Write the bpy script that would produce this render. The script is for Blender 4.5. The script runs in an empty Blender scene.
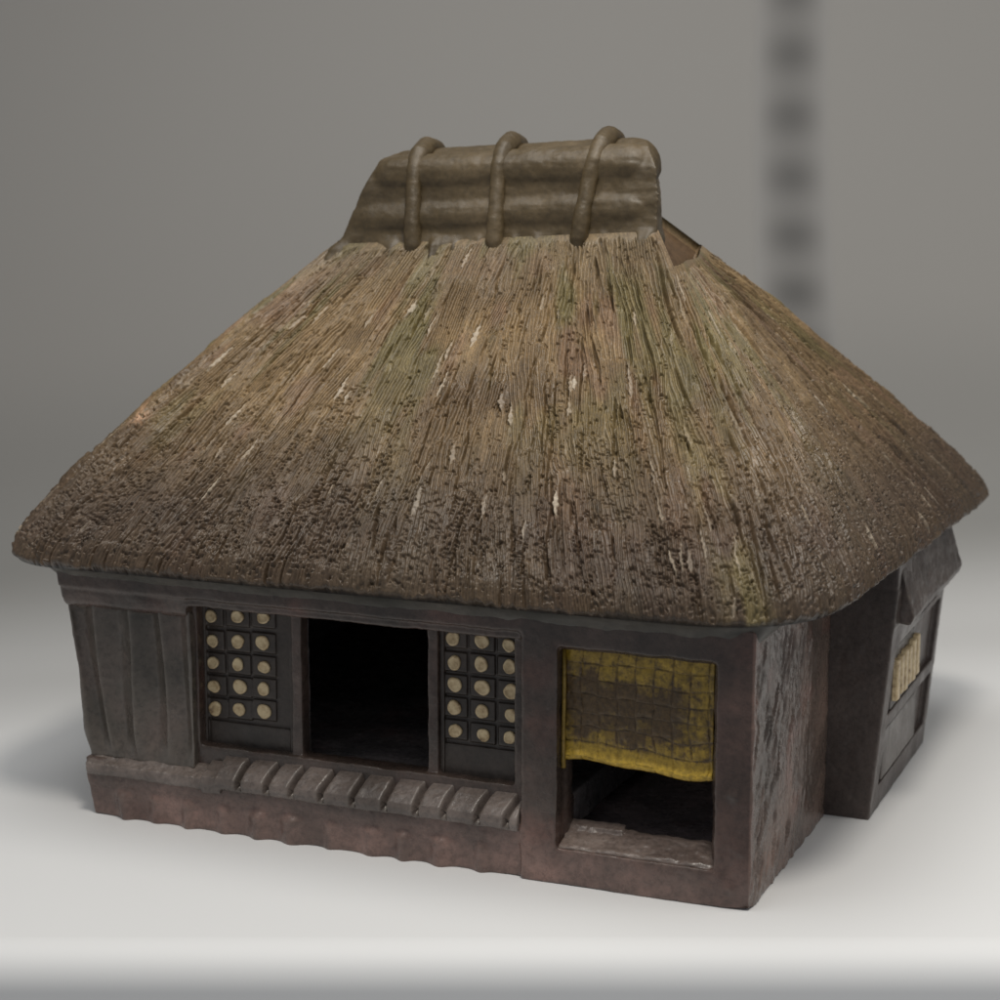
import bpy, bmesh, math, random
import numpy as np
from mathutils import Vector, Matrix, Euler

random.seed(11)
rng = np.random.default_rng(11)
sc = bpy.context.scene
COL = sc.collection
MM = 0.001
TH = math.radians(22.4158)

# ------------------------------------------------------------------ helpers
def link(name, me, mat=None, parent=None):
    o = bpy.data.objects.new(name, me)
    COL.objects.link(o)
    if parent is not None:
        o.parent = parent
    if mat is not None:
        me.materials.clear()
        me.materials.append(mat)
    return o

def tag(o, label=None, cat=None, group=None, kind=None):
    for k, v in (('label', label), ('category', cat), ('group', group), ('kind', kind)):
        if v:
            o[k] = v

def box(bm, x0, x1, y0, y1, z0, z1):
    """axis box, mm"""
    vs = [bm.verts.new((x * MM, y * MM, z * MM)) for z in (z0, z1) for y in (y0, y1) for x in (x0, x1)]
    for f in ((0, 2, 3, 1), (4, 5, 7, 6), (0, 1, 5, 4), (2, 6, 7, 3), (0, 4, 6, 2), (1, 3, 7, 5)):
        bm.faces.new([vs[i] for i in f])

def prism(bm, poly, a0, a1, axis='x'):
    """extrude a 2-D polygon (mm) along an axis; poly is in the other two axes in order"""
    def pt(p, a):
        if axis == 'x': return (a * MM, p[0] * MM, p[1] * MM)
        if axis == 'y': return (p[0] * MM, a * MM, p[1] * MM)
        return (p[0] * MM, p[1] * MM, a * MM)
    A = [bm.verts.new(pt(p, a0)) for p in poly]
    B = [bm.verts.new(pt(p, a1)) for p in poly]
    n = len(poly)
    bm.faces.new(A); bm.faces.new(B[::-1])
    for i in range(n):
        j = (i + 1) % n
        bm.faces.new((A[i], B[i], B[j], A[j]))

def tube(bm, pts, radii, seg=14, sx=1.0):
    """closed tube through points (mm)"""
    rings = []
    n = len(pts)
    P = [Vector(p) for p in pts]
    up = Vector((1, 0, 0))
    for i in range(n):
        t = (P[min(i + 1, n - 1)] - P[max(i - 1, 0)]).normalized()
        ref = up if abs(t.dot(up)) < .9 else Vector((0, 0, 1))
        a = (ref - t * ref.dot(t)).normalized()
        b = t.cross(a)
        r = radii[i] if hasattr(radii, '__len__') else radii
        rings.append([bm.verts.new((P[i] + (a * math.cos(2 * math.pi * k / seg) * sx + b * math.sin(2 * math.pi * k / seg)) * r) * MM) for k in range(seg)])
    for i in range(n - 1):
        for k in range(seg):
            l = (k + 1) % seg
            bm.faces.new((rings[i][k], rings[i][l], rings[i + 1][l], rings[i + 1][k]))
    bm.faces.new(rings[0][::-1]); bm.faces.new(rings[-1])

_T = rng.random((64, 64, 64)).astype(np.float32)
def vn3(x, y, z):
    """3-D value noise -1..1"""
    xi = np.floor(x).astype(np.int64); yi = np.floor(y).astype(np.int64); zi = np.floor(z).astype(np.int64)
    fx = x - xi; fy = y - yi; fz = z - zi
    fx = fx * fx * (3 - 2 * fx); fy = fy * fy * (3 - 2 * fy); fz = fz * fz * (3 - 2 * fz)
    r = 0
    for a in (0, 1):
        wx = fx if a else 1 - fx
        for b in (0, 1):
            wy = fy if b else 1 - fy
            for c in (0, 1):
                wz = fz if c else 1 - fz
                r = r + _T[(xi + a) & 63, (yi + b) & 63, (zi + c) & 63] * wx * wy * wz
    return r * 2 - 1

def fbm(x, y, z, o=3):
    r = 0; a = 1; s = 0
    for i in range(o):
        r = r + vn3(x * 2 ** i + 17 * i, y * 2 ** i + 5 * i, z * 2 ** i + 9 * i) * a
        s += a; a *= .5
    return r / s

def sstep(a, b, x):
    t = np.clip((x - a) / (b - a), 0, 1)
    return t * t * (3 - 2 * t)

def clay(name, bm, mat, parent, voxel=0.8, smooth=3, wob=0.35, extra=None, colour=None):
    """fuse the pieces into one hand-modelled clay surface"""
    bmesh.ops.recalc_face_normals(bm, faces=bm.faces)
    me = bpy.data.meshes.new('tmp'); bm.to_mesh(me); bm.free()
    o = bpy.data.objects.new('tmp', me); COL.objects.link(o)
    m = o.modifiers.new('r', 'REMESH'); m.mode = 'VOXEL'; m.voxel_size = voxel * MM; m.use_smooth_shade = True
    if smooth:
        s = o.modifiers.new('s', 'SMOOTH'); s.factor = .5; s.iterations = smooth
    dg = bpy.context.evaluated_depsgraph_get()
    ev = o.evaluated_get(dg)
    out = bpy.data.meshes.new_from_object(ev)
    bpy.data.objects.remove(o); bpy.data.meshes.remove(me)
    n = len(out.vertices)
    co = np.empty(n * 3, np.float32); out.vertices.foreach_get('co', co); co = co.reshape(-1, 3)
    no = np.empty(n * 3, np.float32); out.vertex_normals.foreach_get('vector', no); no = no.reshape(-1, 3)
    q = co / MM
    d = wob * (fbm(q[:, 0] / 9, q[:, 1] / 9, q[:, 2] / 9) + .35 * fbm(q[:, 0] / 2.6 + 5, q[:, 1] / 2.6, q[:, 2] / 2.6))
    if extra is not None:
        d = d + extra(q, no)
    co = co + no * (d * MM)[:, None]
    co = warp(co)
    out.vertices.foreach_set('co', co.astype(np.float32).ravel())
    out.shade_smooth()
    out.name = name
    out.update()
    if colour is not None:
        c = colour(q, no).astype(np.float32)
        at = out.color_attributes.new('tint', 'FLOAT_COLOR', 'POINT')
        at.data.foreach_set('color', np.concatenate([c, np.ones((n, 1), np.float32)], 1).ravel())
    return link(name, out, mat, parent)

def warp(co):
    """the whole left end of the walls leans outwards towards the top; base line sags a little"""
    co = co.copy()
    k = sstep(-.250, -.300, co[:, 0])
    hz = np.clip(co[:, 2] / .11, 0, 1.05)
    co[:, 0] -= k * .0165 * hz * (co[:, 2] < .125)
    return co

def plain(name, bm, mat, parent, smooth=False, bevel=0):
    bmesh.ops.recalc_face_normals(bm, faces=bm.faces)
    me = bpy.data.meshes.new(name); bm.to_mesh(me); bm.free()
    if smooth:
        me.shade_smooth()
    o = link(name, me, mat, parent)
    if bevel:
        b = o.modifiers.new('b', 'BEVEL'); b.width = bevel * MM; b.segments = 3
    return o

# ------------------------------------------------------------------ materials
def nt(name):
    m = bpy.data.materials.new(name); m.use_nodes = True
    t = m.node_tree
    return m, t, t.nodes, t.links, t.nodes['Principled BSDF']

def noise(N, L, vec, scale, detail=4, rough=.55):
    n = N.new('ShaderNodeTexNoise'); n.inputs['Scale'].default_value = scale
    n.inputs['Detail'].default_value = detail; n.inputs['Roughness'].default_value = rough
    L.new(vec, n.inputs['Vector'])
    return n

def ramp(N, L, fac, stops):
    r = N.new('ShaderNodeValToRGB')
    e = r.color_ramp.elements
    while len(e) < len(stops): e.new(.5)
    for i, (p, c) in enumerate(stops):
        e[i].position = p; e[i].color = (*c, 1)
    L.new(fac, r.inputs['Fac'])
    return r

def mixc(N, L, mode, fac, a, b):
    m = N.new('ShaderNodeMix'); m.data_type = 'RGBA'; m.blend_type = mode
    for s, v in ((m.inputs[0], fac), (m.inputs[6], a), (m.inputs[7], b)):
        if isinstance(v, (int, float)): s.default_value = v
        elif isinstance(v, tuple): s.default_value = (*v, 1)
        else: L.new(v, s)
    return m.outputs[2]

def glaze_mat(name, dark, mid, light, rough=(.32, .55), attr=False, bump=.25, speck=.5, edge=.35):
    """mottled brown-black stoneware glaze: breaks lighter on worn edges"""
    m, t, N, L, P = nt(name)
    tc = N.new('ShaderNodeTexCoord'); v = tc.outputs['Object']
    n1 = noise(N, L, v, 28, 6, .6)
    r1 = ramp(N, L, n1.outputs['Fac'], [(.32, dark), (.52, mid), (.72, light)])
    n2 = noise(N, L, v, 420, 3, .7)
    r2 = ramp(N, L, n2.outputs['Fac'], [(.38, (.55, .55, .55)), (.5, (1, 1, 1)), (.68, (1.25, 1.22, 1.2))])
    c = mixc(N, L, 'MULTIPLY', speck, r1.outputs['Color'], r2.outputs['Color'])
    if attr:
        a = N.new('ShaderNodeAttribute'); a.attribute_name = 'tint'
        c = mixc(N, L, 'MULTIPLY', 1.0, c, a.outputs['Color'])
    g = N.new('ShaderNodeNewGeometry')
    pr = N.new('ShaderNodeMapRange'); pr.inputs['From Min'].default_value = .51; pr.inputs['From Max'].default_value = .60
    L.new(g.outputs['Pointiness'], pr.inputs['Value'])
    n3 = noise(N, L, v, 120, 4, .6)
    mm = N.new('ShaderNodeMath'); mm.operation = 'MULTIPLY'
    L.new(pr.outputs[0], mm.inputs[0]); L.new(n3.outputs['Fac'], mm.inputs[1])
    m2 = N.new('ShaderNodeMath'); m2.operation = 'MULTIPLY'; m2.inputs[1].default_value = edge * 2
    L.new(mm.outputs[0], m2.inputs[0])
    c = mixc(N, L, 'MIX', m2.outputs[0], c, (.17, .15, .13))
    L.new(c, P.inputs['Base Color'])
    rr = N.new('ShaderNodeMapRange'); rr.inputs['To Min'].default_value = rough[0]; rr.inputs['To Max'].default_value = rough[1]
    rr.inputs['From Min'].default_value = .35; rr.inputs['From Max'].default_value = .65
    n4 = noise(N, L, v, 60, 5, .65)
    L.new(n4.outputs['Fac'], rr.inputs['Value']); L.new(rr.outputs[0], P.inputs['Roughness'])
    b = N.new('ShaderNodeBump'); b.inputs['Strength'].default_value = bump; b.inputs['Distance'].default_value = .0006
    n5 = noise(N, L, v, 650, 5, .65)
    L.new(n5.outputs['Fac'], b.inputs['Height']); L.new(b.outputs[0], P.inputs['Normal'])
    P.inputs['Specular IOR Level'].default_value = .5
    return m

M_wall = glaze_mat('dark_wall_glaze', (.033, .026, .022), (.060, .043, .036), (.102, .070, .058), rough=(.15, .36), attr=True, bump=.35)
M_side = M_wall
M_ver = glaze_mat('veranda_glaze', (.080, .065, .057), (.140, .114, .101), (.21, .175, .158), rough=(.16, .42), edge=.6, bump=.45)
M_panel = glaze_mat('panel_glaze', (.058, .053, .044), (.092, .078, .066), (.135, .105, .09), rough=(.20, .42), edge=.5)
M_latt = glaze_mat('lattice_glaze', (.022, .017, .014), (.036, .027, .022), (.056, .042, .034), edge=.25)
M_eave = glaze_mat('eave_glaze', (.036, .036, .030), (.062, .056, .046), (.098, .086, .070), edge=.2)
M_ridge = glaze_mat('ridge_glaze', (.050, .034, .015), (.080, .056, .026), (.128, .092, .048), rough=(.36, .58), edge=.06, speck=.35)
M_sill = glaze_mat('sill_glaze', (.09, .068, .06), (.17, .132, .115), (.25, .20, .175), rough=(.2, .45), edge=.5)
M_annex = glaze_mat('annex_glaze', (.045, .035, .031), (.070, .053, .047), (.10, .078, .070), edge=.5)
M_annexpanel = glaze_mat('annex_panel_glaze', (.09, .08, .075), (.13, .115, .105), (.17, .15, .14), edge=.3)

def pane_mat():
    m, t, N, L, P = nt('cream_slip')
    tc = N.new('ShaderNodeTexCoord'); v = tc.outputs['Object']
    n1 = noise(N, L, v, 260, 5, .7)
    r = ramp(N, L, n1.outputs['Fac'], [(.30, (.15, .095, .045)), (.42, (.42, .31, .17)), (.6, (.60, .48, .29))])
    L.new(r.outputs['Color'], P.inputs['Base Color'])
    P.inputs['Roughness'].default_value = .45
    b = N.new('ShaderNodeBump'); b.inputs['Strength'].default_value = .4; b.inputs['Distance'].default_value = .0005
    L.new(n1.outputs['Fac'], b.inputs['Height']); L.new(b.outputs[0], P.inputs['Normal'])
    return m
M_pane = pane_mat()

def attr_mat(name, rough=.5, nscale=900, bump=.3, rattr=False, lo=.7, hi=1.2):
    m, t, N, L, P = nt(name)
    tc = N.new('ShaderNodeTexCoord'); v = tc.outputs['Object']
    a = N.new('ShaderNodeAttribute'); a.attribute_name = 'tint'
    n1 = noise(N, L, v, nscale, 4, .7)
    r = ramp(N, L, n1.outputs['Fac'], [(.35, (lo,) * 3), (.65, (hi,) * 3)])
    c = mixc(N, L, 'MULTIPLY', 1.0, a.outputs['Color'], r.outputs['Color'])
    L.new(c, P.inputs['Base Color'])
    n2 = noise(N, L, v, 45, 5, .65)
    rr = N.new('ShaderNodeMapRange'); rr.inputs['From Min'].default_value = .35; rr.inputs['From Max'].default_value = .65
    rr.inputs['To Min'].default_value = rough - .12; rr.inputs['To Max'].default_value = rough + .15
    L.new(n2.outputs['Fac'], rr.inputs['Value']); L.new(rr.outputs[0], P.inputs['Roughness'])
    b = N.new('ShaderNodeBump'); b.inputs['Strength'].default_value = bump; b.inputs['Distance'].default_value = .0004
    L.new(n1.outputs['Fac'], b.inputs['Height']); L.new(b.outputs[0], P.inputs['Normal'])
    return m
M_thatch = attr_mat('thatch_glaze', rough=.40)
M_thatch.node_tree.nodes['Principled BSDF'].inputs['Specular IOR Level'].default_value = .36
M_blind = attr_mat('yellow_blind_glaze', rough=.4, nscale=500, lo=.6)

def simple_noise_mat(name, c0, c1, rough, scale=6, bump=0, bs=200):
    m, t, N, L, P = nt(name)
    tc = N.new('ShaderNodeTexCoord'); v = tc.outputs['Object']
    n1 = noise(N, L, v, scale, 4, .5)
    r = ramp(N, L, n1.outputs['Fac'], [(.3, c0), (.7, c1)])
    L.new(r.outputs['Color'], P.inputs['Base Color'])
    P.inputs['Roughness'].default_value = rough
    if bump:
        n2 = noise(N, L, v, bs, 3, .6)
        b = N.new('ShaderNodeBump'); b.inputs['Strength'].default_value = bump; b.inputs['Distance'].default_value = .0005
        L.new(n2.outputs['Fac'], b.inputs['Height']); L.new(b.outputs[0], P.inputs['Normal'])
    return m
M_shelf = simple_noise_mat('white_shelf_paint', (.70, .70, .68), (.74, .735, .715), .55, 3)
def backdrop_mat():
    # white shelf running to grey wall, the light falloff painted into the colour
    m, t, N, L, P = nt('backdrop_painted_falloff')
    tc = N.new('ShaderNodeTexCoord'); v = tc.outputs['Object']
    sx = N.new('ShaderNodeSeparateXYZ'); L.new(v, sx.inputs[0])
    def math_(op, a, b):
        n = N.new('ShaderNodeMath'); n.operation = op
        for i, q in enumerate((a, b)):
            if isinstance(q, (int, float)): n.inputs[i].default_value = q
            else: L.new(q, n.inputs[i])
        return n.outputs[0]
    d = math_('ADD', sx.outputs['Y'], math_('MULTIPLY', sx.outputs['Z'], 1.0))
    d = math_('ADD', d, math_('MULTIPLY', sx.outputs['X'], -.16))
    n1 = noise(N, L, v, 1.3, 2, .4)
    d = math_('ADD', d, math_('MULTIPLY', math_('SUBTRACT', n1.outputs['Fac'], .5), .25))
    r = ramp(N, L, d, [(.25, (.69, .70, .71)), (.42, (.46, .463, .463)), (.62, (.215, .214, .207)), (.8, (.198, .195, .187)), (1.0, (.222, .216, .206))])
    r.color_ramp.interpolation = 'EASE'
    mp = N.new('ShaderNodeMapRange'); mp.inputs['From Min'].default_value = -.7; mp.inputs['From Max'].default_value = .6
    mp.inputs['To Min'].default_value = .76; mp.inputs['To Max'].default_value = 1.24  # darker left, lighter right: uneven wall light painted in
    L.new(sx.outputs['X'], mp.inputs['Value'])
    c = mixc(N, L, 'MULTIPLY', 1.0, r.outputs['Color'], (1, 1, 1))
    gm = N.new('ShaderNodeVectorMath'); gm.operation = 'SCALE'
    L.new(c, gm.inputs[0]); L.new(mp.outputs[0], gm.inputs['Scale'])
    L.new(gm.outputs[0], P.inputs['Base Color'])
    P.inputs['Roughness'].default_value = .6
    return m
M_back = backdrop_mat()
M_upr = simple_noise_mat('upright_steel', (.24, .25, .25), (.30, .31, .31), .5, 20)
M_slot = simple_noise_mat('slot_dark', (.06, .065, .07), (.09, .095, .10), .7, 20)

# ------------------------------------------------------------------ the model house
house = bpy.data.objects.new('model_house', None); COL.objects.link(house)
house.rotation_euler = (0, 0, -TH)
house.empty_display_size = .05
tag(house, 'dark glazed ceramic farmhouse with a thatched hip roof standing on a white shelf', 'model house')

# ---- walls: one fused clay body with openings
bm = bmesh.new()
# plinth + floor (raised inside)
prism(bm, [(1.4, 0), (262, 0), (262, 22), (0.3, 22), (0, 16), (1.2, 13)], -302.5, -92, 'x')
box(bm, -298, -80, 8, 262, 18, 33)          # raised floor of the left rooms
box(bm, -92, -1, 6, 262, 0, 12)             # lower floor behind the window
# front: strip under lattice/door
box(bm, -254, -96, 8, 18, 20, 36)
# lintel along the front
box(bm, -300, -94, .8, 16, 99.5, 113)
box(bm, -300, -1, -.9, 16, 103.5, 113)
# lintel fascia over the fluted panel
prism(bm, [(0.5, 108), (0.2, 101), (1.0, 96.5), (3.5, 94.0), (10, 93), (16, 94), (16, 112), (0.5, 112)], -300, -252, 'x')
box(bm, -300, -252, 9, 18, 26, 100)         # backing of the fluted panel
# posts beside the doorway
box(bm, -206.5, -201.5, 10.5, 19, 33, 102)
box(bm, -142.5, -138, 10.5, 19, 33, 102)
box(bm, -254, -250.5, 7.5, 19, 33, 102)
box(bm, -103, -94, 8, 19, 33, 102)
# window frame block
box(bm, -96.5, -81, -1.0, 16, 0, 112)
box(bm, -15.5, 0, -1.0, 16, 0, 112)
box(bm, -96.5, 0, -1.0, 16, 99, 112)
box(bm, -96.5, 0, -1.0, 16, 0, 15)
prism(bm, [(-85.5, -.6), (-79.2, 9), (-79.2, 14), (-85.5, 14)], 14, 101, 'z')
prism(bm, [(-12.5, -.6), (-18, 6), (-18, 14), (-12.5, 14)], 14, 101, 'z')
box(bm, -84, -13, 1.2, 10, 97.5, 101)
# side, back and left walls
box(bm, -9, 0, 0, 262, 0, 112)
box(bm, -300, -291, 8, 262, 0, 112)
box(bm, -302.5, -291, 1.6, 40, 0, 26)
box(bm, -300, 0, 253, 262, 0, 112)

# plaster gashes on the right wall: list of (y,z,len,depth,width)
G = []
for i in range(75):
    y = random.uniform(3, 88) if random.random() < .75 else random.uniform(3, 35)
    G.append((y, random.uniform(8, 102), random.uniform(4, 13), random.uniform(.3, .9) * random.choice([.8, 1, 1.7]), random.uniform(.5, 1.3), random.gauss(.42, .12)))
FL = []                                       # soft plinth flutes
x = -285
while x < -100:
    FL.append((x, random.uniform(3.6, 6.5), random.uniform(1.8, 3.6))); x += random.uniform(11, 21)
def wall_extra(q, no):
    d = np.zeros(len(q))
    X, Y, Z = q[:, 0], q[:, 1], q[:, 2]
    # rough plaster on the right side wall
    s = (no[:, 0] > .5) & (X > -4) & (Y > 1) & (Y < 122)
    ys, zs = Y[s], Z[s]
    e = np.zeros(s.sum())
    for (y, z, l, dp, w, sl) in G:
        v = zs - z; u = (ys - y) - v * sl
        k = np.exp(-(u / w) ** 2 * 1.5) * np.clip(1 - (v / l) ** 2, 0, 1)
        e -= k * dp
        e += .45 * dp * np.exp(-((u - 1.5 * w) / w) ** 2) * np.clip(1 - (v / l) ** 2, 0, 1)
    e = np.clip(e * 1.6, -3.2, 1.6)
    fade = sstep(100, 60, ys) * .9 + .1
    e = e * fade + fade * .5 * fbm(ys / 3.0, zs / 7.0, ys * 0 + 3) + .3 * fade * fbm(ys / 1.2, zs / 2.0, ys * 0 + 8)
    d[s] += e
    # soft blobs along the plinth face
    s = (no[:, 1] < -.4) & (Z < 16) & (X < -98) & (Y < 6)
    e = np.zeros(s.sum())
    for (x, w, a) in FL:
        e += a * np.exp(-((X[s] - x) / w) ** 2 * 1.6) * sstep(14.5, 9.5, Z[s])
    d[s] += e
    # sagging foot line
    # worn, rounded foot corners
    for (x, y) in ((0, -1),):
        r = np.sqrt((X - x) ** 2 + (Y - y) ** 2 + (Z * .8) ** 2)
        d -= 1.7 * np.clip(1 - r / 9, 0, 1)
    # small bumps on window frame
    s = (no[:, 1] < -.4) & (Y < 2) & (X > -14)
    for (x, z, r, a) in ((-7.5, 47, 2.2, .9), (-8, 8, 2.0, .8), (-5, 25, 3, .4), (-9, 80, 3, .4)):
        d[s] += a * np.exp(-(((X[s] - x) ** 2 + (Z[s] - z) ** 2) / r ** 2))
    return d
def wall_col(q, no):
    X, Y, Z = q[:, 0], q[:, 1], q[:, 2]
    n = fbm(X / 22, Y / 22, Z / 22) * .5 + .5
    c = np.ones((len(q), 3))
    base = (sstep(34, 4, Z) * np.where(no[:, 0] > .3, .12, 1))[:, None]             # mauve near the foot, with shelf bounce light painted into the colour
    c = c * (1 - base) + base * np.array([2.9, 2.65, 2.7])
    rightblk = (sstep(-30, -12, X) * (Y < 3))[:, None]
    c = c * (1 - rightblk * .5) + rightblk * .5 * np.array([1.35, 1.05, 1.03])
    blob = sstep(.55, .8, n)[:, None]
    c = c * (1 - blob * .5) + blob * .5 * np.array([1.5, 1.05, 1.0])
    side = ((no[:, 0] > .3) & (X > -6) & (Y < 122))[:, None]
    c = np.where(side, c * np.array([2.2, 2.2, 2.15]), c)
    # inside of the hollow body lightened and blued: light painted into the colour
    inside = ((Y > 17.5) & (X < -8.5) & (X > -292) & (Y < 254))[:, None]
    c = np.where(inside, c * np.array([2.4, 3.0, 3.6]), c)
    return c
walls = clay('walls', bm, M_wall, house, voxel=.75, smooth=11, wob=.55, extra=wall_extra, colour=wall_col)

# ---- fluted board panel at the left
bm = bmesh.new()
box(bm, -300, -251.5, 3.8, 10, 26, 96)
def panel_extra(q, no):
    X, Z = q[:, 0], q[:, 2]
    s = (no[:, 1] < -.3)
    xs = X + 0.06 * (Z - 60)
    ph = (X + 300.5) / 12.3 + .10 * np.sin(Z / 23 + X / 9)
    fr = ph - np.floor(ph)
    d = 5.2 * (np.abs(fr - .5) * 2) ** 1.5 - 3.6
    d += .6 * np.sin(ph * 3.1 + Z / 25)
    d *= sstep(26, 40, Z) * .85 + .15
    return np.where(s, d, 0)
clay('wall_panel', bm, M_panel, house, voxel=.6, smooth=2, wob=.45, extra=panel_extra)

# ---- ledge + veranda with plank grooves
bm = bmesh.new()
prism(bm, [(12, 20), (12, 28.5), (6, 27.8), (2.5, 25.5), (-0.6, 24.0), (-1.4, 21.8), (-1.2, 19.5), (0.6, 18.4), (6, 18)], -301, -240, 'x')
prism(bm, [(14.5, 22), (14.5, 34.3), (10, 33.6), (5, 31.2), (1, 28.4), (-2.0, 25.6), (-2.6, 23.0), (-1.8, 20.5), (0.6, 19.4), (8, 19)], -238, -97.5, 'x')
prism(bm, [(14.5, 22), (14.5, 31.5), (6, 29.4), (-1.4, 25.2), (-2.0, 22), (-1.0, 18), (8, 17)], -245, -236, 'x')
cuts = [-226.5 + i * 14.1 + random.uniform(-1.2, 1.2) for i in range(10)]
def ver_extra(q, no):
    X, Y, Z = q[:, 0], q[:, 1], q[:, 2]
    d = np.zeros(len(q))
    s = (Z > 20.8)
    e = np.zeros(s.sum())
    for i, c in enumerate(cuts):
        u = X[s] - c + (Y[s] - 5) * -.22 + .3 * np.sin(Y[s] / 3 + i)
        e -= 4.6 * np.exp(-(u / 1.05) ** 2)
        e += .45 * np.where(u > 0, 0, 1) * np.exp(u / 5.0 * (u < 0))
    e *= sstep(-237, -230, X[s])
    d[s] = e
    s2 = (X < -244) & (no[:, 2] > .2)
    d[s2] += .5 * fbm(X[s2] / 3, Y[s2] / 3, Z[s2] / 3)
    return d
clay('veranda', bm, M_ver, house, voxel=.42, smooth=3, wob=.5, extra=ver_extra)

# ---- lattice windows with round paper panes
def lattice(x0, x1, z0, z1, cols, rows, tilt, label):
    """cols: x centres at top row -> bottom row; rows: z centres for first / last column"""
    bm = bmesh.new()
    box(bm, x0, x1, 15.0, 19.5, z0, z1)
    # frame
    w = 2.0
    box(bm, x0, x0 + w, 12.6, 17, z0, z1); box(bm, x1 - w, x1, 12.6, 17, z0, z1)
    box(bm, x0, x1, 12.6, 17, z1 - 1.8, z1)
    # solid lower board
    zl = min(rows[0][-1], rows[1][-1]) - 5.6
    box(bm, x0 + w + .8, x1 - w - .8, 13.6, 17, z0, zl)
    cs = []
    n = len(rows[0])
    for i in range(n):
        for j in range(3):
            f = j / 2
            z = rows[0][i] * (1 - f) + rows[1][i] * f
            x = cols[0][j] * (1 - i / (n - 1)) + cols[1][j] * i / (n - 1)
            cs.append((x, z))
            pitchx = (cols[0][2] - cols[0][0]) / 2; pz = (rows[0][0] - rows[0][-1]) / (n - 1)
            box(bm, x - pitchx / 2 + .75, x + pitchx / 2 - .75, 13.7, 17, z - pz / 2 + .95, z + pz / 2 - .75)
    o = clay('lattice_window', bm, M_latt, house, voxel=.42, smooth=2, wob=.22)
    o['label'] = label
    for (x, z) in cs:
        b = bmesh.new()
        r = random.uniform(2.75, 3.35); k = 22
        ph = random.uniform(0, 6.28); ec = random.uniform(.9, 1.08)
        dx, dz = random.uniform(-.5, .5), random.uniform(-.4, .4)
        def R(a): return r * (1 + .045 * math.sin(2 * a + ph) + .03 * math.sin(3 * a + 2 * ph) + .02 * math.sin(5 * a + ph))
        rings = []
        for (kr, y) in ((1.0, 13.9), (1.0, 13.15), (.9, 12.75), (.72, 12.72), (.6, 12.95), (.3, 13.0)):
            rings.append([b.verts.new(((x + dx + ec * kr * R(2 * math.pi * t / k) * math.cos(2 * math.pi * t / k)) * MM, (y) * MM,
                                       (z + dz + kr * R(2 * math.pi * t / k) * math.sin(2 * math.pi * t / k)) * MM)) for t in range(k)])
        for a, c in zip(rings[:-1], rings[1:]):
            for t in range(k):
                b.faces.new((a[t], a[(t + 1) % k], c[(t + 1) % k], c[t]))
        b.faces.new(rings[-1]); b.faces.new(rings[0][::-1])
        plain('paper_pane', b, M_pane, o, smooth=True)
    return o
lattice(-251.5, -206.5, 34, 100, ([-247.0, -234.0, -221.2], [-245.8, -233.6, -221.6]),
        ([93.0, 82.0, 72.0, 61.8, 51.6], [94.4, 83.2, 72.9, 63.0, 53.2]), 0, 'studded lattice window left of the doorway')
lattice(-138, -102, 34, 99.5, ([-131.8, -119.4, -106.8], [-131.6, -119.0, -106.6]),
        ([94.1, 84.0, 74.3, 64.6, 54.8], [93.8, 84.2, 74.0, 64.4, 54.3]), 0, 'studded lattice window right of the doorway')

# ---- woven blind in the window
nx, nz = 260, 200
X = np.linspace(-80.5, -18.5, nx); V = np.linspace(0, 1, nz)
XX, VV = np.meshgrid(X, V)
fx = (XX + 80.5) / 62
bot = 49.2 + 1.5 * np.sin(fx * 5.0 + .6) + .5 * np.sin(fx * 13) 
ZZ = 97.5 + (bot - 97.5) * VV
cu, cv = fx * 8.2 + .22 * fbm(XX / 14, ZZ / 14, XX * 0 + 2), VV * 7.3 + .25 * fbm(XX / 16, ZZ / 9, XX * 0 + 12)
iu, iv = np.floor(cu).astype(int), np.floor(cv).astype(int)
fu, fv = cu - iu, cv - iv
par = (iu + iv) % 2
puff = np.where(par == 0, np.sin(np.pi * fu) ** .5, np.sin(np.pi * fv) ** .5)
gx = np.minimum(fu, 1 - fu); gz = np.minimum(fv, 1 - fv)
YY = 7.2 - .75 * puff - .6 * np.sin(fx * 4 + 1) + .35 * fbm(XX / 3, ZZ / 3, XX * 0)
lip = sstep(.965, 1.0, VV)
hem = np.exp(-((VV - .95) / .035) ** 2)
YY -= hem * 1.1
thick = np.where(VV > .985, 1.2, 0)
YY += thick
cell = rng.random((12, 12))[iv % 12, iu % 12]
n = fbm(XX / 10, ZZ / 10, XX * 0 + 4) * .5 + .5
n2_ = fbm(XX / 4, ZZ / 3, XX * 0 + 14) * .5 + .5
mid = np.exp(-((VV - .5) / .3) ** 2) * (1 - .6 * sstep(.72, .95, fx))
brown = np.clip(sstep(.36, .74, n * .34 + n2_ * .32 + cell * .10 + mid * .40) * (1 - .92 * sstep(.80, .88, VV)) + .35 * sstep(.10, .02, np.minimum(gx, gz)) * (VV < .84), 0, 1)
brown = np.clip(brown + .30 * (VV < .84) * sstep(-.2, .5, fbm(XX / 1.6, ZZ / 12, XX * 0 + 19)), 0, 1)
brown *= 1 - .35 * sstep(.16, .05, VV)
brown = np.clip(brown + .35 * (fbm(XX / 1.3, ZZ / 1.3, XX * 0 + 9) > .3) * sstep(.95, .8, VV), 0, 1)
ye = np.array([.36, .235, .028]); br = np.array([.085, .050, .018])
CC = ye * (1 - brown[..., None]) + br * brown[..., None]
CC = CC * (1 + .75 * hem[..., None]) * (.85 + .3 * n[..., None])
front = np.stack([XX, YY, ZZ], -1).reshape(-1, 3)
back = front.copy(); back[:, 1] += 2.0
co = np.concatenate([front, back]) * MM
idx = np.arange(nx * nz).reshape(nz, nx)
a = idx[:-1, :-1].ravel(); b_ = idx[:-1, 1:].ravel(); c_ = idx[1:, 1:].ravel(); d_ = idx[1:, :-1].ravel()
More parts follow.
